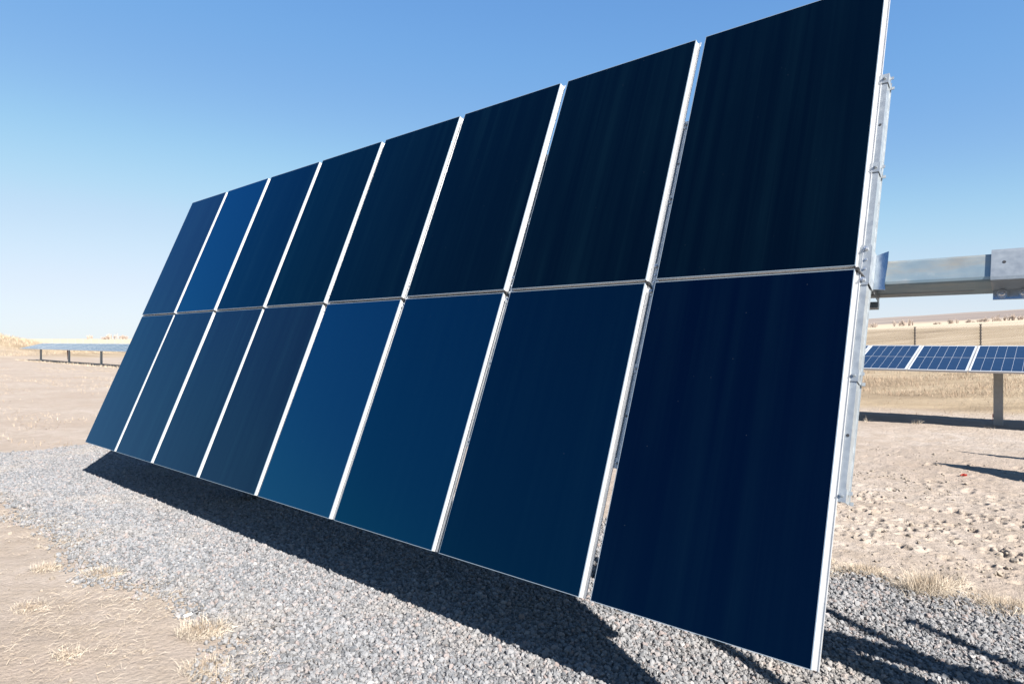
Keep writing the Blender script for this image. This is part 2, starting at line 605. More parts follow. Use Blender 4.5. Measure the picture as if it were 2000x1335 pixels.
# gravel pad: bed sheet + stones
pr = np.arange(PR0 - .9, PR1 + .9, .06); pb = np.arange(PB0 - 1.2, PB1 + .9, .06)
PRR, PBB = np.meshgrid(pr, pb, indexing='ij')
PX, PY = PRR * R[0] + PBB * B[0], PRR * R[1] + PBB * B[1]
PZ = height(PX, PY) + .007
ni, nj = PRR.shape
ii, jj = np.meshgrid(np.arange(ni - 1), np.arange(nj - 1), indexing='ij')
keep = (pad_mask(PRR, PBB)[:-1, :-1] > 0.02).ravel()
a = (ii * nj + jj).ravel()[keep]
faces = np.stack([a, a + 1, a + nj + 1, a + nj], 1)[:, ::-1]
used = np.unique(faces); remap = np.zeros(ni * nj, np.int64); remap[used] = np.arange(len(used))
bed = place("gravel_bed", np_mesh("gravel_bed", np.stack([PX.ravel(), PY.ravel(), PZ.ravel()], 1)[used], remap[faces], M_bed, True))
tag(bed, "grey crushed stone pad laid under the big dark array", "gravel", kind="structure")


def scatter_tree(name, mat, seed, angular=.55):
    """node tree: six lumpy stone shapes instanced on the object's own points"""
    ng = bpy.data.node_groups.new(name, 'GeometryNodeTree')
    ng.interface.new_socket("Geometry", in_out='INPUT', socket_type='NodeSocketGeometry')
    ng.interface.new_socket("Geometry", in_out='OUTPUT', socket_type='NodeSocketGeometry')
    n, L = ng.nodes, ng.links
    gi, go = n.new("NodeGroupInput"), n.new("NodeGroupOutput")
    join = n.new("GeometryNodeJoinGeometry")
    for k in range(6):
        ico = n.new("GeometryNodeMeshIcoSphere"); ico.inputs["Radius"].default_value = 1.0
        ico.inputs["Subdivisions"].default_value = 1 if k % 2 else 2
        noi = n.new("ShaderNodeTexNoise"); noi.noise_dimensions = '4D'
        noi.inputs["W"].default_value = seed + k * 3.7
        noi.inputs["Scale"].default_value = .95; noi.inputs["Detail"].default_value = 1.0
        sub = n.new("ShaderNodeVectorMath"); sub.operation = 'SUBTRACT'; sub.inputs[1].default_value = (.5, .5, .5)
        sca = n.new("ShaderNodeVectorMath"); sca.operation = 'SCALE'; sca.inputs["Scale"].default_value = angular * 3.2
        L.new(noi.outputs["Color"], sub.inputs[0]); L.new(sub.outputs[0], sca.inputs[0])
        sp = n.new("GeometryNodeSetPosition")
        L.new(ico.outputs[0], sp.inputs["Geometry"]); L.new(sca.outputs[0], sp.inputs["Offset"])
        sm = n.new("GeometryNodeSetMaterial"); sm.inputs["Material"].default_value = mat
        L.new(sp.outputs[0], sm.inputs[0])
        g2i = n.new("GeometryNodeGeometryToInstance"); L.new(sm.outputs[0], g2i.inputs[0])
        L.new(g2i.outputs[0], join.inputs[0])
    iop = n.new("GeometryNodeInstanceOnPoints")
    iop.inputs["Pick Instance"].default_value = True
    L.new(gi.outputs[0], iop.inputs["Points"]); L.new(join.outputs[0], iop.inputs["Instance"])
    def attr(nm, typ):
        na = n.new("GeometryNodeInputNamedAttribute"); na.data_type = typ; na.inputs["Name"].default_value = nm
        return na.outputs["Attribute"]
    L.new(attr("pick", 'INT'), iop.inputs["Instance Index"])
    L.new(attr("turn", 'FLOAT_VECTOR'), iop.inputs["Rotation"])
    L.new(attr("size", 'FLOAT_VECTOR'), iop.inputs["Scale"])
    L.new(iop.outputs[0], go.inputs[0])
    return ng


def scatter(name, pts, size, tree, label, cat):
    me = bpy.data.meshes.new(name)
    k = len(pts)
    me.vertices.add(k); me.vertices.foreach_set("co", np.asarray(pts, np.float32).ravel())
    a = me.attributes.new("pick", 'INT', 'POINT'); a.data.foreach_set("value", rng.integers(0, 6, k).astype(np.int32))
    a = me.attributes.new("turn", 'FLOAT_VECTOR', 'POINT'); a.data.foreach_set("vector", rng.uniform(0, 6.28, (k, 3)).astype(np.float32).ravel())
    s = size[:, None] * rng.uniform(.62, 1.2, (k, 3))
    a = me.attributes.new("size", 'FLOAT_VECTOR', 'POINT'); a.data.foreach_set("vector", s.astype(np.float32).ravel())
    o = place(name, me)
    md = o.modifiers.new("scatter", 'NODES'); md.node_group = tree
    tag(o, label, cat, kind="stuff")
    return o


cand_r = rng.uniform(PR0 + 4.5, PR1 + .9, 390000); cand_b = rng.uniform(PB0 - 1.1, PB1 + .8, 390000)
mask = pad_mask(cand_r, cand_b)
keep = rng.random(len(cand_r)) < np.clip(.5 + mask * 2.2, 0, 1) * np.where(mask > -.18, 1, 0)
cand_r, cand_b = cand_r[keep], cand_b[keep]
gx_, gy_ = cand_r * R[0] + cand_b * B[0], cand_r * R[1] + cand_b * B[1]
size = np.clip(rng.lognormal(math.log(.0114), .34, len(gx_)), .005, .027)
gz_ = height(gx_, gy_) + size * .15 + rng.uniform(0, .012, len(gx_))
NSTONES = len(gx_)
gravel = scatter("gravel_stones", np.stack([gx_, gy_, gz_], 1), size, scatter_tree("stones", M_stone, 1.0, .5),
                 "loose grey and pinkish crushed stones covering the pad", "gravel")

# clods and small lumps on the bare earth
k = 4500
cr = OR + np.concatenate([rng.uniform(-2.4, 2.6, k), rng.uniform(1, 16, 2600)])
cb = OB + np.concatenate([3.0 + 8 * rng.beta(1.1, 1.8, k), rng.uniform(-4.2, -.9, 2600)])
ms = pad_mask(cr, cb) < -.02
clump = fbm(cr * 1.3, cb * 1.3, 3, 55) + rng.normal(0, .25, len(cr)) > .0
cr, cb = cr[ms & clump], cb[ms & clump]
cx_, cy_ = cr * R[0] + cb * B[0], cr * R[1] + cb * B[1]
size = np.clip(rng.lognormal(math.log(.0075), .6, len(cx_)), .003, .034)
scatter("earth_clods", np.stack([cx_, cy_, height(cx_, cy_) + size * .2], 1), size, scatter_tree("clods", M_clod, 20.0, .4),
        "small crumbled lumps of earth on the trodden ground", "soil")


# ------------------------------------------------------------------ grass blades
def blades(x, y, z, length, lean, width, seed=0, heading=None):
    """bent ribbons, 2 quads each; returns verts, quads, shade"""
    g = np.random.default_rng(seed)
    k = len(x)
    az = g.uniform(0, 2 * math.pi, k) if heading is None else heading
    dx, dy = np.cos(az), np.sin(az)
    sx, sy = -dy, dx
    tw = g.uniform(-.9, .9, k)
    V = np.zeros((k, 6, 3))
    for s, (t, wf) in enumerate(((0, 1.0), (.55, .8), (1.0, .18))):
        a = lean * (.55 + .45 * t)
        h = length * t * np.cos(a); q = length * t * np.sin(a)
        cx, cy, cz = x + dx * q, y + dy * q, z + h
        for e, sg in enumerate((-1, 1)):
            V[:, s * 2 + e, 0] = cx + sg * width * wf * sx
            V[:, s * 2 + e, 1] = cy + sg * width * wf * sy
            V[:, s * 2 + e, 2] = cz + sg * width * wf * tw
    base = (np.arange(k) * 6)[:, None]
    F = np.concatenate([base + np.array([[0, 1, 3, 2]]), base + np.array([[2, 3, 5, 4]])])
    sh = np.repeat(g.random(k), 6)
    return V.reshape(-1, 3), F, sh


def blade_object(name, args, mat, parent=None, local=None):
    V, F, sh = blades(*args[:6], **(args[6] if len(args) > 6 else {}))
    if local is not None:
        V = V - np.asarray(local)
    return place(name, np_mesh(name, V, F, mat, False, {"shade": sh}), parent)


# straw lying on the bare earth left of the pad, denser in drifts along its ragged edge
k = 230000
sr = rng.uniform(OR + .8, OR + 12, k); sb = OB + rng.uniform(-4.2, .3, k)
m_ = pad_mask(sr, sb)
dens = sstep(-.05, .5, fbm(sr * .9 + 9, sb * 2.0, 4, 91) + .5 * fbm(sr * 5, sb * 7, 2, 93) + .3 * np.exp(-((m_ + .1) / .35) ** 2)) * (m_ < .22 + .3 * fbm(sr * 3, sb * 3, 2, 94))
kp = rng.random(k) < dens * .42
sr, sb = sr[kp], sb[kp]
sx_, sy_ = sr * R[0] + sb * B[0], sr * R[1] + sb * B[1]
n_ = len(sx_)
head = np.where(rng.random(n_) < .6, rng.normal(.45, .55, n_), rng.uniform(0, 6.28, n_))
o = blade_object("straw_litter", (sx_, sy_, height(sx_, sy_) + rng.uniform(.004, .02, n_), rng.uniform(.015, .09, n_), rng.uniform(1.2, 1.62, n_), rng.uniform(.0004, .0010, n_), {"seed": 1, "heading": head}), M_straw)
tag(o, "pale dead straw lying over the bare earth beside the gravel", "dry grass", kind="stuff")

# dry grass fringe along the far edge of the pad, right of the array
k = 8000
sr = OR + rng.uniform(-2.5, 1.4, k); sb = PB1 + rng.normal(.03, .17, k)
kp = (fbm(sr * 2.2, sb * 2.2, 3, 14) > -.05) & (np.abs(pad_mask(sr, sb)) < .32)
sr, sb = sr[kp], sb[kp]
sx_, sy_ = sr * R[0] + sb * B[0], sr * R[1] + sb * B[1]
n_ = len(sx_)
o = blade_object("grass_fringe", (sx_, sy_, height(sx_, sy_), rng.uniform(.02, .11, n_), rng.uniform(.7, 1.6, n_), rng.uniform(.0006, .0013, n_), {"seed": 2}), M_straw)
tag(o, "low tan dry grass along the far edge of the gravel", "dry grass", kind="stuff")

# ragged grass under and behind the right hand row of panels
k = 40000
sb = rng.uniform(19.5, 38, k); sr = rng.uniform(-9, 10, k)
kp = rng.random(k) < np.where(sb < 25.5, .10, .9) * sstep(-.15, .35, fbm(sr * .5, sb * .7, 4, 24) + .1)
sr, sb = sr[kp], sb[kp]
sx_, sy_ = sr * R[0] + sb * B[0], sr * R[1] + sb * B[1]
n_ = len(sx_)
o = blade_object("field_grass", (sx_, sy_, height(sx_, sy_), rng.uniform(.06, .26, n_) * np.where(sb < 25.5, .5, 1.0), rng.uniform(.1, 1.3, n_), rng.uniform(.002, .0045, n_), {"seed": 3}), M_rustgrass)
tag(o, "brownish dry grass standing behind the right hand row of panels", "dry grass", kind="stuff")

# tall grass on the bank at the far left
k = 70000
sx_ = rng.normal(-78, 14, k); sy_ = rng.normal(80, 12, k)
kp = (base_height(sx_, sy_) > .25) & (sy_ > 68) & (fbm(sx_ * .35, sy_ * .35, 3, 19) > -.25)
sx_, sy_ = sx_[kp], sy_[kp]
n_ = len(sx_)
o = blade_object("bank_grass", (sx_, sy_, height(sx_, sy_) - .03, rng.uniform(.12, .55, n_), rng.uniform(.02, 1.0, n_), rng.uniform(.006, .014, n_), {"seed": 4}), M_fieldgrass)
tag(o, "tall pale dry grass on the bank behind the far left panels", "dry grass", kind="stuff")

# low thatch on the open ground left of the array
k = 60000
sr = rng.uniform(OR + 10, 62, k); sb = rng.uniform(-6, 17, k)
kp = (fbm(sr * .25, sb * .9, 4, 71) + .5 * fbm(sr * 1.5, sb * 3, 2, 72) > .18) & (pad_mask(sr, sb) < -.1)
sr, sb = sr[kp], sb[kp]
sx_, sy_ = sr * R[0] + sb * B[0], sr * R[1] + sb * B[1]
kp = (sy_ > 9) & (sx_ > -.9 * sy_ - 2)
sx_, sy_ = sx_[kp], sy_[kp]
n_ = len(sx_)
o = blade_object("ground_thatch", (sx_, sy_, height(sx_, sy_), rng.uniform(.03, .11, n_), rng.uniform(.3, 1.5, n_), rng.uniform(.002, .005, n_), {"seed": 6}), M_fieldgrass)
tag(o, "thin low dead grass dotted over the open ground at the left", "dry grass", kind="stuff")

# weeds along the shaded strip under both rows
k = 3000
sr = rng.uniform(-6, 9, k); sb = 17.45 + rng.normal(0, .10, k)
kp = fbm(sr * 2.5, sb * 0, 3, 4) > .12
sr, sb = sr[kp], sb[kp]
lr = rng.uniform(45, 83, 1500); lb = 17.2 + rng.normal(0, .12, 1500)
sr, sb = np.concatenate([sr, lr]), np.concatenate([sb, lb])
sx_, sy_ = sr * R[0] + sb * B[0], sr * R[1] + sb * B[1]
n_ = len(sx_)
far = sr > 40
o = blade_object("weed_fringe", (sx_, sy_, height(sx_, sy_), rng.uniform(.03, .16, n_) * np.where(far, 1.6, 1), rng.uniform(.1, 1.2, n_), rng.uniform(.0015, .003, n_) * np.where(far, 4, 1), {"seed": 5}), M_straw)
tag(o, "sparse dead weeds along the shadow under the rows of panels", "dry grass", kind="stuff")


# ------------------------------------------------------------------ the near array
root = bpy.data.objects.new("solar_tracker", None)
col.objects.link(root)
FRONT_M = frame_matrix(O + AW * R, -R, D, N)           # x to the right, y up the slope, z out of the front
post_x = AW - 6.93
foot = O + (AW - post_x) * R + B * 0.99 - UP * O[2]
root.location = foot
tag(root, "big steeply tilted array of sixteen dark blue glass panels on the gravel pad", "solar array")
LOC = Matrix.Translation(-Vector(foot)) @ FRONT_M


def L3(x, y, z):
    return LOC @ Matrix.Translation((x, y, z))


# glass pane with its polished edge (material 0 film, 1 edge)
def pane_mesh(name, mat):
    e = .004
    mb = MB()
    mb.box(e, NW - e, e, ML - e, -.0068, 0, 0)
    for (x0, x1, y0, y1) in ((0, e, 0, ML), (NW - e, NW, 0, ML), (e, NW - e, 0, e), (e, NW - e, ML - e, ML)):
        mb.box(x0, x1, y0, y1, -.0068, -.0006, 1)
    return mb.mesh(name, [mat, M_edge])


def frame_mesh():
    """extruded aluminium frame: grooved side wall, foot turned outward on the long sides"""
    mb = MB()
    t = .0018
    prof = [(0, -.0075), (0, -.020), (-.0035, -.0215), (-.0035, -.0265), (0, -.028), (0, -.0405), (.021, -.0405), (.021, -.037), (.024, -.037),
            (.024, -.0440), (-.030, -.0440), (-.030, -.0415), (-.006, -.0415), (-.006, -.0105), (-.018, -.0105), (-.018, -.0075)]
    mb.prism([(NW - .001 + a, b) for a, b in prof], 1, .001, ML - .001)
    mb.prism([(.001 - a, b) for a, b in prof], 1, .001, ML - .001)
    for y0, y1 in ((.001, .009), (ML - .009, ML - .001)):
        mb.box(.012, NW - .012, y0, y1, -.036, -.0075)
    for y0, y1 in ((.009, .030), (ML - .030, ML - .009)):
        mb.box(.032, NW - .032, y0, y1, -.036, -.033)
    return mb.mesh("frame", M_alu)


pane_by = {m.name: pane_mesh("panel", m) for m in (DARK, TEAL, NAVY, INDIGO, BLUE, MIDB, GREYB)}
fr_mesh = frame_mesh()
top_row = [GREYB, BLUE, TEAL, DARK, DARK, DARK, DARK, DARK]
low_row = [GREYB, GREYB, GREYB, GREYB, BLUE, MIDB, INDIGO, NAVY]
names = {BLUE.name: "bright blue glass panel"}
for i in range(8):
    for j, row in ((1, top_row), (0, low_row)):
        wob_ = Matrix.Rotation(rng.normal(0, .0022), 4, 'X') @ Matrix.Rotation(rng.normal(0, .0022), 4, 'Y')
        pn = place("panel", pane_by[row[i].name], root, L3(i * (NW + GAP), j * (ML + VG), 0) @ wob_)
        if row[i] is BLUE:
            pn["label"] = "brighter blue panel than its neighbours"
        place("frame", fr_mesh, pn, Matrix.Identity(4))
# black rubber cable grommets in the middle joint
mb = MB()
mb.prism([(0, 0), (.012, .006), (.02, .02), (.008, .024), (-.016, .012)], 2, -.04, -.012)
mb.cyl((.012, .012, -.03), (.05, -.035, -.05), .006, n=6)
gm = mb.mesh("rubber_joint", M_rubber)
for i in range(1, 9):
    place("rubber_joint", gm, root, L3(i * (NW + GAP) - GAP - .004, ML - .004, 0))

# support rails behind each joint, with clamps and bolts
RY0, RY1 = .775, 3.30


def rail_mesh():
    mb = MB()
    w, d0, d1, t = .0200, -.0465, -.122, .004
    prof = [(-w, d0), (w, d0), (w, d1), (w + .006, d1), (w + .006, d1 - t), (w - t, d1 - t), (w - t, d0 - t), (-w + t, d0 - t), (-w + t, d1 - t),
            (-w - .006, d1 - t), (-w - .006, d1), (-w, d1)]
    mb.prism(prof, 1, RY0, RY1)
    return mb.mesh("rail", M_galv)


def clamp_mesh():
    mb = MB()
    # plate on the rail's face, an ear past its side and one bolt
    mb.box(-.022, .0225, -.032, .032, -.0462, -.0415)
    mb.box(.0227, .0260, -.034, .034, -.100, -.0415)
    mb.box(.0262, .044, .012, .030, -.080, -.076)
    mb.box(.0262, .044, -.032, -.014, -.116, -.112)
    mb.cyl((.004, 0, -.0415), (.004, 0, -.034), .010, n=6)
    mb.cyl((.004, 0, -.034), (.004, 0, -.028), .0055, n=8)
    return mb.mesh("clamp", M_galv)


def hole_mesh():
    mb = MB()
    mb.cyl((0, 0, -.0462), (0, 0, -.0448), .008, n=12)
    return mb.mesh("bolt_hole", M_black)


def bracket_mesh():
    """saddle that ties the rail to the square tube"""
    mb = MB()
    mb.box(-.025, .0255, 1.925, 2.165, -.0462, -.0420)
    for sx in (-1, 1):
        x0 = .0260 if sx > 0 else -.0295
        mb.box(x0, x0 + .0035, 1.935, 2.155, -.30, -.042)
    mb.box(-.03, .03, 1.90, 1.935, -.31, -.28)
    return mb.mesh("bracket", M_galv)


def bolt_mesh(r, h, stud):
    mb = MB()
    mb.cyl((0, 0, -.042), (0, 0, -.042 + h), r, n=6)
    if stud:
        mb.cyl((0, 0, -.042 + h), (0, 0, -.033 + h), r * .55, n=8)
    return mb.mesh("bolt", M_bolt)


mb = MB()
mb.prism([(.0300, 1.945), (.088, 1.940), (.082, 1.975), (.088, 2.10), (.088, 2.172), (.0300, 2.150)], 2, -.1480, -.1440)
sad_m = mb.mesh("saddle_plate", M_shiny)
rail_m, clamp_m, hole_m, brk_m, bb_m = rail_mesh(), clamp_mesh(), hole_mesh(), bracket_mesh(), (bolt_mesh(.013, .011, True), bolt_mesh(.007, .006, False))
rail_x = [i * (NW + GAP) - GAP + .034 for i in range(0, 9)]
bare_x = [AW + 1.28, AW + 2.50, AW + 3.53, AW + 4.40]  # unseen bare rails added beyond the panels to cast the thin gravel shadows
for x in rail_x + bare_x:
    rl = place("rail", rail_m, root, L3(x, 0, 0))
    for y in (.80, 1.415, 2.66, 3.275):
        place("clamp", clamp_m, rl, Matrix.Translation((0, y, 0)))
    for y in (1.10, 2.95):
        place("bolt_hole", hole_m, rl, Matrix.Translation((.004, y, 0)))
    bk = place("bracket", brk_m, root, L3(x, 0, 0))
    place("saddle_plate", sad_m, bk, Matrix.Identity(4))
    for q, y in ((0, 1.955), (0, 2.140), (1, 2.02), (1, 2.075)):
        place("bolt", bb_m[q], bk, Matrix.Translation((.004 * q, y, 0)))

# torque tube with rounded corners, past the right end of the panels
TY0, TY1, TZ0, TZ1 = 1.972, 2.120, -.325, -.150
c = .018
prof = [(TY0, TZ0 + c), (TY0 + .005, TZ0 + .005), (TY0 + c, TZ0), (TY1 - c, TZ0), (TY1 - .005, TZ0 + .005), (TY1, TZ0 + c),
        (TY1, TZ1 - c), (TY1 - .005, TZ1 - .005), (TY1 - c, TZ1), (TY0 + c, TZ1), (TY0 + .005, TZ1 - .005), (TY0, TZ1 - c)]
mb = MB()
mb.prism(prof, 0, -.15, AW + 5.2)


def tube_material():
    m, nt, p = new_mat("tube_galvanised")
    tc = node(nt, "ShaderNodeTexCoord").outputs["Object"]
    a_ = tex_noise(nt, mapping(nt, tc, (2.6, 10, 10)), 1.0, 6, .62)
    b_ = tex_noise(nt, tc, 11, 5, .65)
    c_ = ramp(nt, a_, [(.38, (.185, .255, .295)), (.54, (.235, .285, .305)), (.68, (.29, .285, .255))])
    c_ = mixc(nt, ramp(nt, b_, [(.60, 0.0), (.72, .5)]), c_, (.33, .34, .34))
    nt.links.new(c_, p.inputs["Base Color"])
    p.inputs["Metallic"].default_value = .55
    nt.links.new(ramp(nt, b_, [(.3, .30), (.7, .5)]), p.inputs["Roughness"])
    return m


M_tube = tube_material()
tube = place("torque_tube", mb.mesh("torque_tube", M_tube), root, LOC)
# weld seam on the tube's underside
mb = MB(); mb.box(.2, AW + .5, TY0 - .0025, TY0 + .002, TZ0 + .052, TZ0 + .060)
place("weld_seam", mb.mesh("weld_seam", M_galv_dull), tube, Matrix.Identity(4))

# coupling sleeve bolted round the tube right of the panels
SX0, SX1 = AW + .575, AW + 1.12
mb = MB()
outer = [(TY0 - .012, TZ0 + .075), (TY0 - .012, TZ1 - .006), (TY0 - .006, TZ1 + .008), (TY0 + .010, TZ1 + .0125),
         (TY1 - .004, TZ1 + .0125), (TY1 + .012, TZ1 + .008), (TY1 + .018, TZ1 - .006), (TY1 + .018, TZ0 - .03)]
inner = [(TY1 + .012, TZ0 - .03), (TY1 + .012, TZ1 - .006), (TY1 + .008, TZ1 + .003), (TY1 - .004, TZ1 + .0065),
         (TY0 + .010, TZ1 + .0065), (TY0 - .002, TZ1 + .003), (TY0 - .006, TZ1 - .006), (TY0 - .006, TZ0 + .075)]
mb.prism(outer + inner, 0, SX0, SX1)
sl = place("coupling_sleeve", mb.mesh("coupling_sleeve", M_galv), root, LOC)
mb = MB(); mb.box(SX0 + .004, SX1, TY0 - .064, TY0 - .0125, TZ0 + .075, TZ0 + .081)
place("flange", mb.mesh("flange", M_shiny), sl, Matrix.Identity(4))
for k in range(3):
    x = SX0 + .040 + k * .087
    mb = MB()
    mb.cyl((x, TY0 - .036, TZ0 + .081), (x, TY0 - .036, TZ0 + .088), .021, n=16)
    mb.cyl((x, TY0 - .036, TZ0 + .088), (x, TY0 - .036, TZ0 + .092), .015, .010, n=16)
    place("bolt", mb.mesh("bolt", M_bolt), sl, Matrix.Identity(4))
mb = MB(); mb.cyl((SX0 + .052, TY0 + .086, TZ1 + .0120), (SX0 + .052, TY0 + .086, TZ1 + .0131), .008, n=12)
place("bolt_hole", mb.mesh("bolt_hole", M_black), sl, Matrix.Identity(4))

# steel posts under the tube
tz = (O + D * 2.046 + N * -.235)[2]


def tracker_post(x):
    """broad-flange steel post standing on the gravel, with a bearing collar under the tube"""
    base = O + (AW - x) * R + B * .99 - UP * O[2]
    M = Matrix.Translation(-Vector(foot)) @ frame_matrix(base, -R, B, UP)
    mb = MB()
    w, d = .11, .10
    mb.box(-w, w, -d, -d + .012, -.3, tz - .12)
    mb.box(-w, w, d - .012, d, -.3, tz - .12)
    mb.box(-.006, .006, -d + .012, d - .012, -.3, tz - .12)
    po = place("post", mb.mesh("post", M_shiny), root, M)
    mb = MB()
    ring = [(.17 * math.cos(t), tz + .17 * math.sin(t)) for t in np.linspace(0, 2 * math.pi, 25)[:-1]]
    mb.prism(ring, 0, -.045, .045)
    mb.box(-.09, .09, -.12, .12, tz - .2, tz - .12)
    place("bearing", mb.mesh("bearing", M_galv_dull), po, Matrix.Identity(4))


for x in (post_x, AW + 1.62):
    tracker_post(x)

# ------------------------------------------------------------------ the low row behind
RB, RTILT, RH, RPITCH, RLEN = 18.2, math.radians(15), 1.54, 1.155, 2.08
RD = math.cos(RTILT) * B + math.sin(RTILT) * UP
RN = np.cross(-R, RD)


def low_panel(split):
    """framed silicon panel, x right, y up the slope, z out of the front; split: cells as own objects"""
    w, l = RPITCH - .02, RLEN
    mb = MB(); mb.box(.024, w - .024, .024, l - .024, -.012, 0)
    back = mb
    fr = MB()
    fr.box(0, .024, 0, l, -.040, .003); fr.box(w - .024, w, 0, l, -.040, .003)
    fr.box(.024, w - .024, 0, .024, -.040, .003); fr.box(.024, w - .024, l - .024, l, -.040, .003)
    frame = fr.mesh("frame", M_alu)
    nx, g, mid = 6, .0055, .017
    cw = (w - .048 - .03 - g * (nx - 1)) / nx
    ch = (l - .048 - .05 - mid) / 2
    if split:
        cm = MB(); cm.box(0, cw, 0, ch, 0.0002, .0022)
        cell = cm.mesh("cell", M_cell)
        return back.mesh("panel", M_back), frame, cell, [(.039 + k * (cw + g), .049 + j * (ch + mid)) for j in range(2) for k in range(nx)]
    for j in range(2):
        for k in range(nx):
            x, y = .039 + k * (cw + g), .049 + j * (ch + mid)
            back.box(x, x + cw, y, y + ch, .0002, .0022, 1)
    return back.mesh("panel", [M_back, M_cell]), frame, None, []


def low_row_thing(r_left, n, posts, label, split, h0, strut=None):
    rt = bpy.data.objects.new("solar_row", None); col.objects.link(rt)
    rc = r_left - n * RPITCH / 2
    c0 = world_rb(rc, RB); zb = float(base_height(c0[0], c0[1])) * 0 + h0
    base = Vector((c0[0], c0[1], zb)); rt.location = base
    org = world_rb(r_left, RB) + UP * (zb + RH) - RD * RLEN / 2
    LM = Matrix.Translation(-base) @ frame_matrix(org, -R, RD, RN)
    pm, fm, cm, cells = low_panel(split)
    for i in range(n):
        jig = Matrix.Rotation(rng.normal(0, .0010), 4, 'X') @ Matrix.Rotation(rng.normal(0, .0010), 4, 'Y')
        pn = place("panel", pm, rt, LM @ Matrix.Translation((i * RPITCH + .01, 0, 0)) @ jig)
        place("frame", fm, pn, Matrix.Identity(4))
        for (x, y) in cells:
            place("cell", cm, pn, Matrix.Translation((x, y, 0)))
    mb = MB(); mb.prism([(RLEN / 2 + .06 * math.cos(t), -.14 + .06 * math.sin(t)) for t in np.linspace(0, 2 * math.pi, 13)[:-1]], 0, -.1, n * RPITCH + .1)
    place("torque_tube", mb.mesh("torque_tube", M_galv_dull), rt, LM)
    mb = MB()
    for i in range(n + 1):
        mb.box(i * RPITCH - .02, i * RPITCH + .02, .45, RLEN - .45, -.08, -.041)
    ro = place("rail", mb.mesh("rail", M_galv_dull), rt, LM); ro["kind"] = "stuff"
    for r_ in posts:
        pp = world_rb(r_, RB); zg = float(base_height(pp[0], pp[1]))
        mb = MB()
        top = zb + RH - .12
        w = .085
        mb.box(-w, w, -.075, .075, zg - .3, top)
        place("post", mb.mesh("post", M_galv if not split else M_galv_dull), rt, Matrix.Translation(-base) @ frame_matrix((pp[0], pp[1], 0), -R, B, UP))
    if strut is not None:
        p0, p1 = strut
        mb = MB(); mb.cyl(np.array(p0) - np.array(base), np.array(p1) - np.array(base), .07, n=8)
        so = place("actuator_strut", mb.mesh("actuator_strut", M_darkred), rt); so["label"] = "dark red slanting strut"
    tag(rt, label, "solar array", "low rows of framed panels behind the big array")
    return rt


low_row_thing(2.93 + RPITCH * 5, 14, [1.31, -7.6], "low row of navy gridded panels in front of the chain link fence", True, 0.08)
s0 = world_rb(69.8, 18.3, .35); s1 = world_rb(71.2, 18.6, 1.45)
low_row_thing(82.0, 34, [78.4, 69.2, 60.6, 51.5], "far pale blue low row of panels before the grassy bank, left of the big array", False, -.02, (s0, s1))


# ------------------------------------------------------------------ unseen racks added right of the view, shaped to cast two shadows
def side_rack(bc, r0, n, width, tilt, label):
    rt = bpy.data.objects.new("shadow_rack", None); col.objects.link(rt)
    rc = r0 - n * .6
    c0 = world_rb(rc, bc); zb = float(base_height(c0[0], c0[1]))
    base = Vector((c0[0], c0[1], zb)); rt.location = base
    t = math.radians(tilt); d_ = math.cos(t) * B + math.sin(t) * UP; n_ = np.cross(-R, d_)
    l = width / (math.cos(t) + math.sin(t) * KN)
    org = world_rb(r0, bc) + UP * (zb + .55)
    LM = Matrix.Translation(-base) @ frame_matrix(org, -R, d_, n_)
    mb = MB(); mb.box(.02, 1.17, .02, l - .02, -.01, 0); pm = mb.mesh("panel", NAVY)
    mb = MB(); mb.box(0, .02, 0, l, -.04, .003); mb.box(1.17, 1.19, 0, l, -.04, .003); mb.box(.02, 1.17, 0, .02, -.04, .003); mb.box(.02, 1.17, l - .02, l, -.04, .003)
    fm = mb.mesh("frame", M_alu)
    for i in range(n):
        pn = place("panel", pm, rt, LM @ Matrix.Translation((i * 1.2, 0, 0)))
        place("frame", fm, pn, Matrix.Identity(4))
    for k in (.8, n * 1.2 - .8):
        pp = world_rb(r0 - k, bc + l * math.cos(t) / 2 + .06); mb = MB()
        mb.box(-.05, .05, -.04, .04, -.2, .55 + l * math.sin(t) * .5)
        place("post", mb.mesh("post", M_galv_dull), rt, Matrix.Translation(-base) @ frame_matrix((pp[0], pp[1], zb), -R, B, UP))
    tag(rt, label, "solar array")


side_rack(OB + 8.55, OR - 1.18, 5, .64, 73, "steep guessed panel row added outside the right edge to cast the nearer long shadow")
side_rack(OB + 10.48, OR - 1.87, 5, .22, 97, "almost upright guessed panel row added outside the right edge to cast the farther thin shadow")


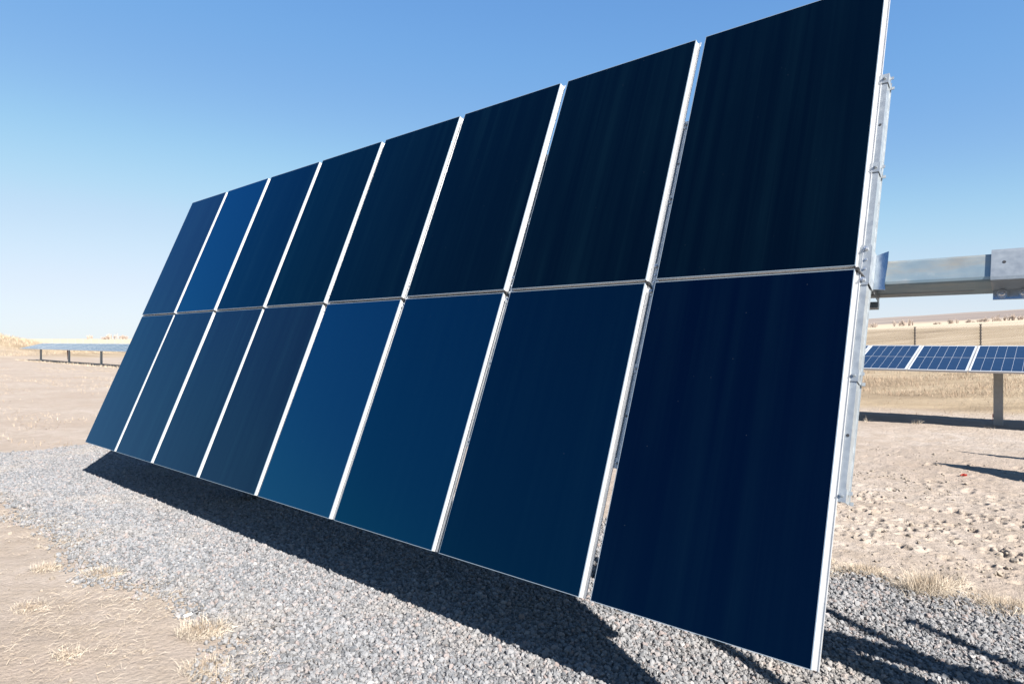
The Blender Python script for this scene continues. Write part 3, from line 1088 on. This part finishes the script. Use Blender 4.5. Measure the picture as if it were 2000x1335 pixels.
# ------------------------------------------------------------------ fences
def fence(name, pts, h, label, mesh_wire, post_r, mat_post, wire_r=.004, pitch=.10):
    rt = bpy.data.objects.new(name, None); col.objects.link(rt)
    c0 = pts[len(pts) // 2]; base = np.array([c0[0], c0[1], float(base_height(c0[0], c0[1]))])
    rt.location = base
    tops = []
    for (x, y) in pts:
        z = float(base_height(x, y))
        mb = MB()
        mb.cyl((x, y, z - .3), (x, y, z + h), post_r, n=8)
        if mesh_wire:
            for q in np.arange(.25, h, .16):                   # the ties that notch the post's outline
                mb.box(x - post_r * 1.22, x + post_r * 1.22, y - post_r * 1.2, y + post_r * 1.2, z + q, z + q + .05)
        o = place("post", mb.mesh("post", mat_post), rt, Matrix.Translation(-Vector(base)))
        tops.append((x, y, z))
    T = np.array(tops)
    seg = np.concatenate([[0], np.cumsum(np.hypot(*np.diff(T[:, :2], axis=0).T))])
    def at(s, hh):
        return np.stack([np.interp(s, seg, T[:, 0]), np.interp(s, seg, T[:, 1]), np.interp(s, seg, T[:, 2]) + hh], -1)
    A_, B_ = [], []
    if mesh_wire:
        tot = seg[-1]
        for sg in (1, -1):
            s = np.arange(-h, tot + h, pitch)
            if sg > 0:
                a0 = np.clip(s, 0, tot); h0 = np.clip(a0 - s, 0, h); a1 = np.clip(s + h, 0, tot); h1 = np.clip(a1 - s, 0, h)
            else:
                a0 = np.clip(s, 0, tot); h0 = np.clip(s + 0 - a0, 0, h) * 0 + np.clip(h - (a0 - s), 0, h); a1 = np.clip(s + h, 0, tot); h1 = np.clip(h - (a1 - s), 0, h)
            ok = a1 > a0 + .01
            a0, a1, h0, h1 = a0[ok], a1[ok], h0[ok], h1[ok]
            for q in range(6):
                f0, f1 = q / 6, (q + 1) / 6
                A_.append(at(a0 + (a1 - a0) * f0, h0 + (h1 - h0) * f0)); B_.append(at(a0 + (a1 - a0) * f1, h0 + (h1 - h0) * f1))
        lines = [(.03, 1), (h - .02, 1)]
    else:
        lines = [(q, 1) for q in np.linspace(.3, h - .05, 4)]
    for hh, _ in lines:
        s = np.linspace(0, seg[-1], 60)
        p_ = at(s, hh); A_.append(p_[:-1]); B_.append(p_[1:])
    A_, B_ = np.concatenate(A_), np.concatenate(B_)
    d_ = B_ - A_; d_ /= np.linalg.norm(d_, axis=1)[:, None] + 1e-9
    u_ = np.cross(d_, [0, 0, 1.0]); u_ /= np.linalg.norm(u_, axis=1)[:, None] + 1e-9
    v_ = np.cross(d_, u_)
    ring = [u_ * math.cos(t) * wire_r + v_ * math.sin(t) * wire_r for t in (0, 2.094, 4.189)]
    V = np.stack([A_ + q for q in ring] + [B_ + q for q in ring], 1).reshape(-1, 3) - base
    bs = (np.arange(len(A_)) * 6)[:, None]
    F = np.concatenate([bs + np.array([[i, (i + 1) % 3, 3 + (i + 1) % 3, 3 + i]]) for i in range(3)])
    o = place("wire_mesh" if mesh_wire else "wire", np_mesh("wire_mesh", V, F, M_wire), rt)
    o["kind"] = "stuff"
    tag(rt, label, "fence")


def pix_dir(u):
    return (u - 1000) / 1267.9


fy = 37.0
f0 = np.array([pix_dir(1787) * fy, fy])
fdir = np.array([R[0], R[1]])
fpts = [tuple(f0 + fdir * 3.05 * k) for k in range(3, -8, -1)]
fence("chain_link_fence", fpts, 2.22, "chain link fence on dark posts behind the right hand row of panels", True, .036, M_post, .0032, .13)
lpts = [(pix_dir(102 + 16.8 * k) * 205, 205 - .4 * k) for k in range(0, 14)]
fence("wire_fence", lpts, 1.75, "thin far wire fence on slim posts beyond the far left panels", False, .06, M_galv_dull, .01)


# ------------------------------------------------------------------ plants that can be told apart
def twig_bush(name, x, y, w, h, label, cat, group, seed, mat=M_twig, n=60, sub=5, tw=.02, sink=.05):
    """bare shrub: stems fanning from the foot, forking into fine twigs"""
    g = np.random.default_rng(seed)
    z = float(height(np.array([x]), np.array([y]))[0]) - sink
    segs = []
    lobes = [(g.normal(0, w * .27), g.normal(0, w * .2), g.uniform(.45, 1.05)) for _ in range(5)]
    for s in range(n):
        lx, ly, lh = lobes[s % 5]
        az = g.uniform(0, 2 * math.pi); el = g.uniform(.55, 1.5)
        p_ = np.array([lx + g.normal(0, w * .06), ly + g.normal(0, w * .06), 0.0])
        dirv = np.array([math.cos(az) * math.cos(el), math.sin(az) * math.cos(el), math.sin(el)])
        ln = g.uniform(.3, .62) * lh
        q = p_ + dirv * np.array([w * .42, w * .42, h]) * ln
        segs.append((p_, q, tw))
        for t in range(sub):
            d2 = dirv + g.normal(0, .55, 3); d2[2] = abs(d2[2]) * .8 + .1; d2 /= np.linalg.norm(d2)
            st = p_ + (q - p_) * g.uniform(.4, 1)
            en = st + d2 * np.array([w * .5, w * .5, h]) * g.uniform(.18, .42)
            segs.append((st, en, tw * .6))
            d3 = d2 + g.normal(0, .6, 3); d3 /= np.linalg.norm(d3)
            segs.append((st + (en - st) * .6, st + (en - st) * .6 + d3 * np.array([w * .5, w * .5, h]) * g.uniform(.08, .2), tw * .4))
    P0 = np.array([s[0] for s in segs]); P1 = np.array([s[1] for s in segs]); W = np.array([s[2] for s in segs])
    d_ = P1 - P0; d_ /= np.linalg.norm(d_, axis=1)[:, None] + 1e-9
    u_ = np.cross(d_, g.normal(0, 1, (len(d_), 3))); u_ /= np.linalg.norm(u_, axis=1)[:, None] + 1e-9
    v_ = np.cross(d_, u_)
    ring = [(math.cos(t), math.sin(t)) for t in (0, 2.094, 4.189)]
    V = np.stack([P0 + (u_ * a_ + v_ * b_) * W[:, None] for a_, b_ in ring] + [P1 + (u_ * a_ + v_ * b_) * W[:, None] * .5 for a_, b_ in ring], 1).reshape(-1, 3)
    bs = (np.arange(len(P0)) * 6)[:, None]
    F = np.concatenate([bs + np.array([[i, (i + 1) % 3, 3 + (i + 1) % 3, 3 + i]]) for i in range(3)])
    o = place(name, np_mesh(name, V, F, mat, False, {"shade": np.repeat(g.random(len(P0)), 6)}))
    o.location = (x, y, z)
    tag(o, label, cat, group)
    return o


gB = "leafless shrubs along the far field edge"
# (pixel column, distance, width px, height px)
far = [(1704, 205, 24, 11, "dim grey shrub nearest the big array on the far field edge"),
       (1757, 200, 26, 13, "broad tan shrub over the left fence post on the far field edge"),
       (1778, 203, 12, 13, "small dark forked shrub right of the broad tan one"),
       (1830, 207, 12, 5, "tiny low scrub in the open middle of the far field edge"),
       (1858, 200, 17, 11, "dark rounded shrub midway along the far field edge"),
       (1893, 206, 18, 8, "faint low shrub left of the right fence post"),
       (1914, 203, 12, 10, "small upright shrub above the right fence post"),
       (1934, 198, 24, 12, "thick reddish tan shrub right of the right fence post"),
       (1953, 200, 12, 13, "tall thin dark shrub right of the thick reddish one"),
       (1978, 196, 17, 15, "tall shrub second from the right edge on the far field"),
       (1993, 197, 14, 10, "low shrub at the right edge on the far field")]
for k, (u, yy, wp, hp, lab) in enumerate(far):
    twig_bush("shrub", pix_dir(u) * yy, yy, wp * yy / 1268, hp * yy / 1268 * 1.5, lab, "shrub", gB, 100 + k, n=34, sub=5, tw=.06, sink=.15)
gT = "leafless trees on the far left horizon"
for k, (u, wp, hp, lab) in enumerate([(176, 9, 9, "small lone bare tree left on the far left horizon"), (205, 16, 6, "low pale thicket in the middle of the left horizon"),
                                       (219, 22, 10, "tallest pale bare thicket on the left horizon"), (243, 20, 9, "bare thicket beside the big array on the left horizon")]):
    yy = 330
    twig_bush("bare_tree", pix_dir(u) * yy, yy, wp * yy / 1268, hp * yy / 1268 * 1.5, lab, "tree", gT, 140 + k, n=46, sub=5, tw=.11, sink=.2)
gW = "dead weeds behind the chain link fence"
for k, (u, lab) in enumerate([(1929, "twiggy dead weed behind the fence, left of three"), (1951, "twiggy dead weed behind the fence, middle of three"), (1970, "twiggy dead weed behind the fence, right of three")]):
    yy = 42 + k
    twig_bush("dead_weed", pix_dir(u) * yy, yy, 12 * yy / 1268, 15 * yy / 1268, lab, "weed", gW, 160 + k, M_weed, n=12, sub=3, tw=.008)


def grass_clump(x, y, rad, ln, n, label, seed, lean=1.25, group="dry grass clumps by the gravel"):
    g = np.random.default_rng(seed)
    rt_z = float(height(np.array([x]), np.array([y]))[0])
    n = int(n * 2.3)
    a_ = g.uniform(0, 6.28, n); q = rad * np.sqrt(g.random(n)) * .7
    px, py = np.cos(a_) * q * 1.25, np.sin(a_) * q
    head = np.where(g.random(n) < .5, a_ + g.normal(0, .8, n), g.normal(.5, .9, n))
    flat = g.random(n) < .5
    ang = np.where(flat, g.uniform(1.0, 1.58, n), np.clip(q / rad * lean + g.normal(0, .38, n), .03, 1.4))
    V, F, sh = blades(px, py, np.where(flat, g.uniform(0, ln * .18, n), -.01), ln * g.uniform(.3, 1.0, n) * np.where(g.random(n) < .1, 1.25, .85), ang, g.uniform(.0006, .0013, n), seed, head)
    o = place("grass_clump", np_mesh("grass_clump", V, F, M_straw, False, {"shade": sh}))
    o.location = (x, y, rt_z)
    tag(o, label, "grass clump", group)


def ground_at(u, v):
    """where the ray through a photo pixel meets flat ground"""
    yy = CAM_H * 1267.9 / (v - 666)
    return pix_dir(u) * yy, yy


for k, (u, v, rad, ln, n, lab) in enumerate([
        (1806, 1158, .19, .24, 420, "largest spiky straw clump, on the far gravel edge right of the array"),
        (1838, 1150, .22, .22, 200, "pale wispy straw clump just right of the largest one"),
        (1925, 1178, .16, .12, 200, "flattened brown clump between the largest clump and the right edge"),
        (1975, 1192, .20, .15, 320, "golden tangled clump on the gravel edge near the right edge"),
        (1690, 1120, .16, .12, 260, "low clump on the gravel edge close beside the array"),
        (1660, 1118, .12, .10, 160, "tiny tuft touching the array's right side"),
        (395, 1235, .20, .14, 420, "bushy straw tuft beside the black and white cable stub"),
        (200, 1125, .22, .10, 360, "combed over straw drift pushed into the gravel at the left"),
        (90, 1115, .14, .10, 200, "small reddish tuft on the bare earth left of the drift"),
        (130, 1290, .10, .09, 130, "thin lone tuft on the smooth bare earth at lower left"),
        (55, 1190, .16, .08, 200, "flattened straw patch at the left edge"),
        (400, 1308, .18, .10, 260, "dark matted tuft at the bottom edge below the bushy tuft")]):
    x, y = ground_at(u, v)
    grass_clump(x, y, rad, ln, n, lab, 200 + k)

# small litter
x, y = ground_at(1882, 934)
mb = MB()
for q in range(5):
    t = q * 1.3
    mb.add([(0.0, 0, .0), (.05 * math.cos(t), .05 * math.sin(t), .012 + .012 * (q % 2)), (.05 * math.cos(t + .9), .05 * math.sin(t + .9), .03), (.01, .01, .035)], [(0, 1, 2, 3), (0, 3, 2, 1)])
o = place("plastic_scrap", mb.mesh("plastic_scrap", M_red)); o.location = (x, y, float(height(np.array([x]), np.array([y]))[0]))
tag(o, "small crumpled red scrap on the trodden earth near the right edge", "litter")
x, y = ground_at(1934, 826)
x, y = x * .99, y * .985
mb = MB(); mb.cyl((0, 0, -.1), (0, 0, .16), .004, n=6); mb.add([(0, 0, .07), (.09, .02, .06), (.085, .02, .15), (0, 0, .16)], [(0, 1, 2, 3), (3, 2, 1, 0)])
o = place("marker_flag", mb.mesh("marker_flag", M_red)); o.location = (x, y, float(height(np.array([x]), np.array([y]))[0]))
tag(o, "small red marker flag at the foot of the right hand row's post", "flag")
x, y = ground_at(375, 1205)
stub = bpy.data.objects.new("cable_stub", None); col.objects.link(stub); stub.location = (x, y, float(height(np.array([x]), np.array([y]))[0]) + .018)
stub.rotation_euler = (0, 0, .55)
mb = MB(); mb.cyl((-.055, 0, 0), (.0, 0, .008), .009, n=8); place("sleeve", mb.mesh("sleeve", M_white), stub)
mb = MB(); mb.cyl((.0, 0, .008), (.04, 0, .016), .012, n=8); place("plug", mb.mesh("plug", M_black), stub)
tag(stub, "short white cable stub with a black plug lying on the gravel edge", "cable")


def lone_stone(u, v, s, label):
    x, y = ground_at(u, v)
    g = np.random.default_rng(int(u))
    import bmesh
    bm = bmesh.new(); bmesh.ops.create_icosphere(bm, subdivisions=2, radius=1)
    for q in bm.verts:
        q.co *= 1 + .3 * g.normal()
        q.co.z *= .7
    me = bpy.data.meshes.new("dark_stone"); bm.to_mesh(me); bm.free()
    me.materials.append(M_black)
    o = place("dark_stone", me); o.scale = (s, s, s); o.location = (x, y, float(height(np.array([x]), np.array([y]))[0]) + s * .6 + .012)
    tag(o, label, "stone")


lone_stone(485, 1079, .022, "single dark stone on the sunlit gravel below the array's shadow edge")
print("stones", NSTONES, "objects", len(bpy.data.objects))
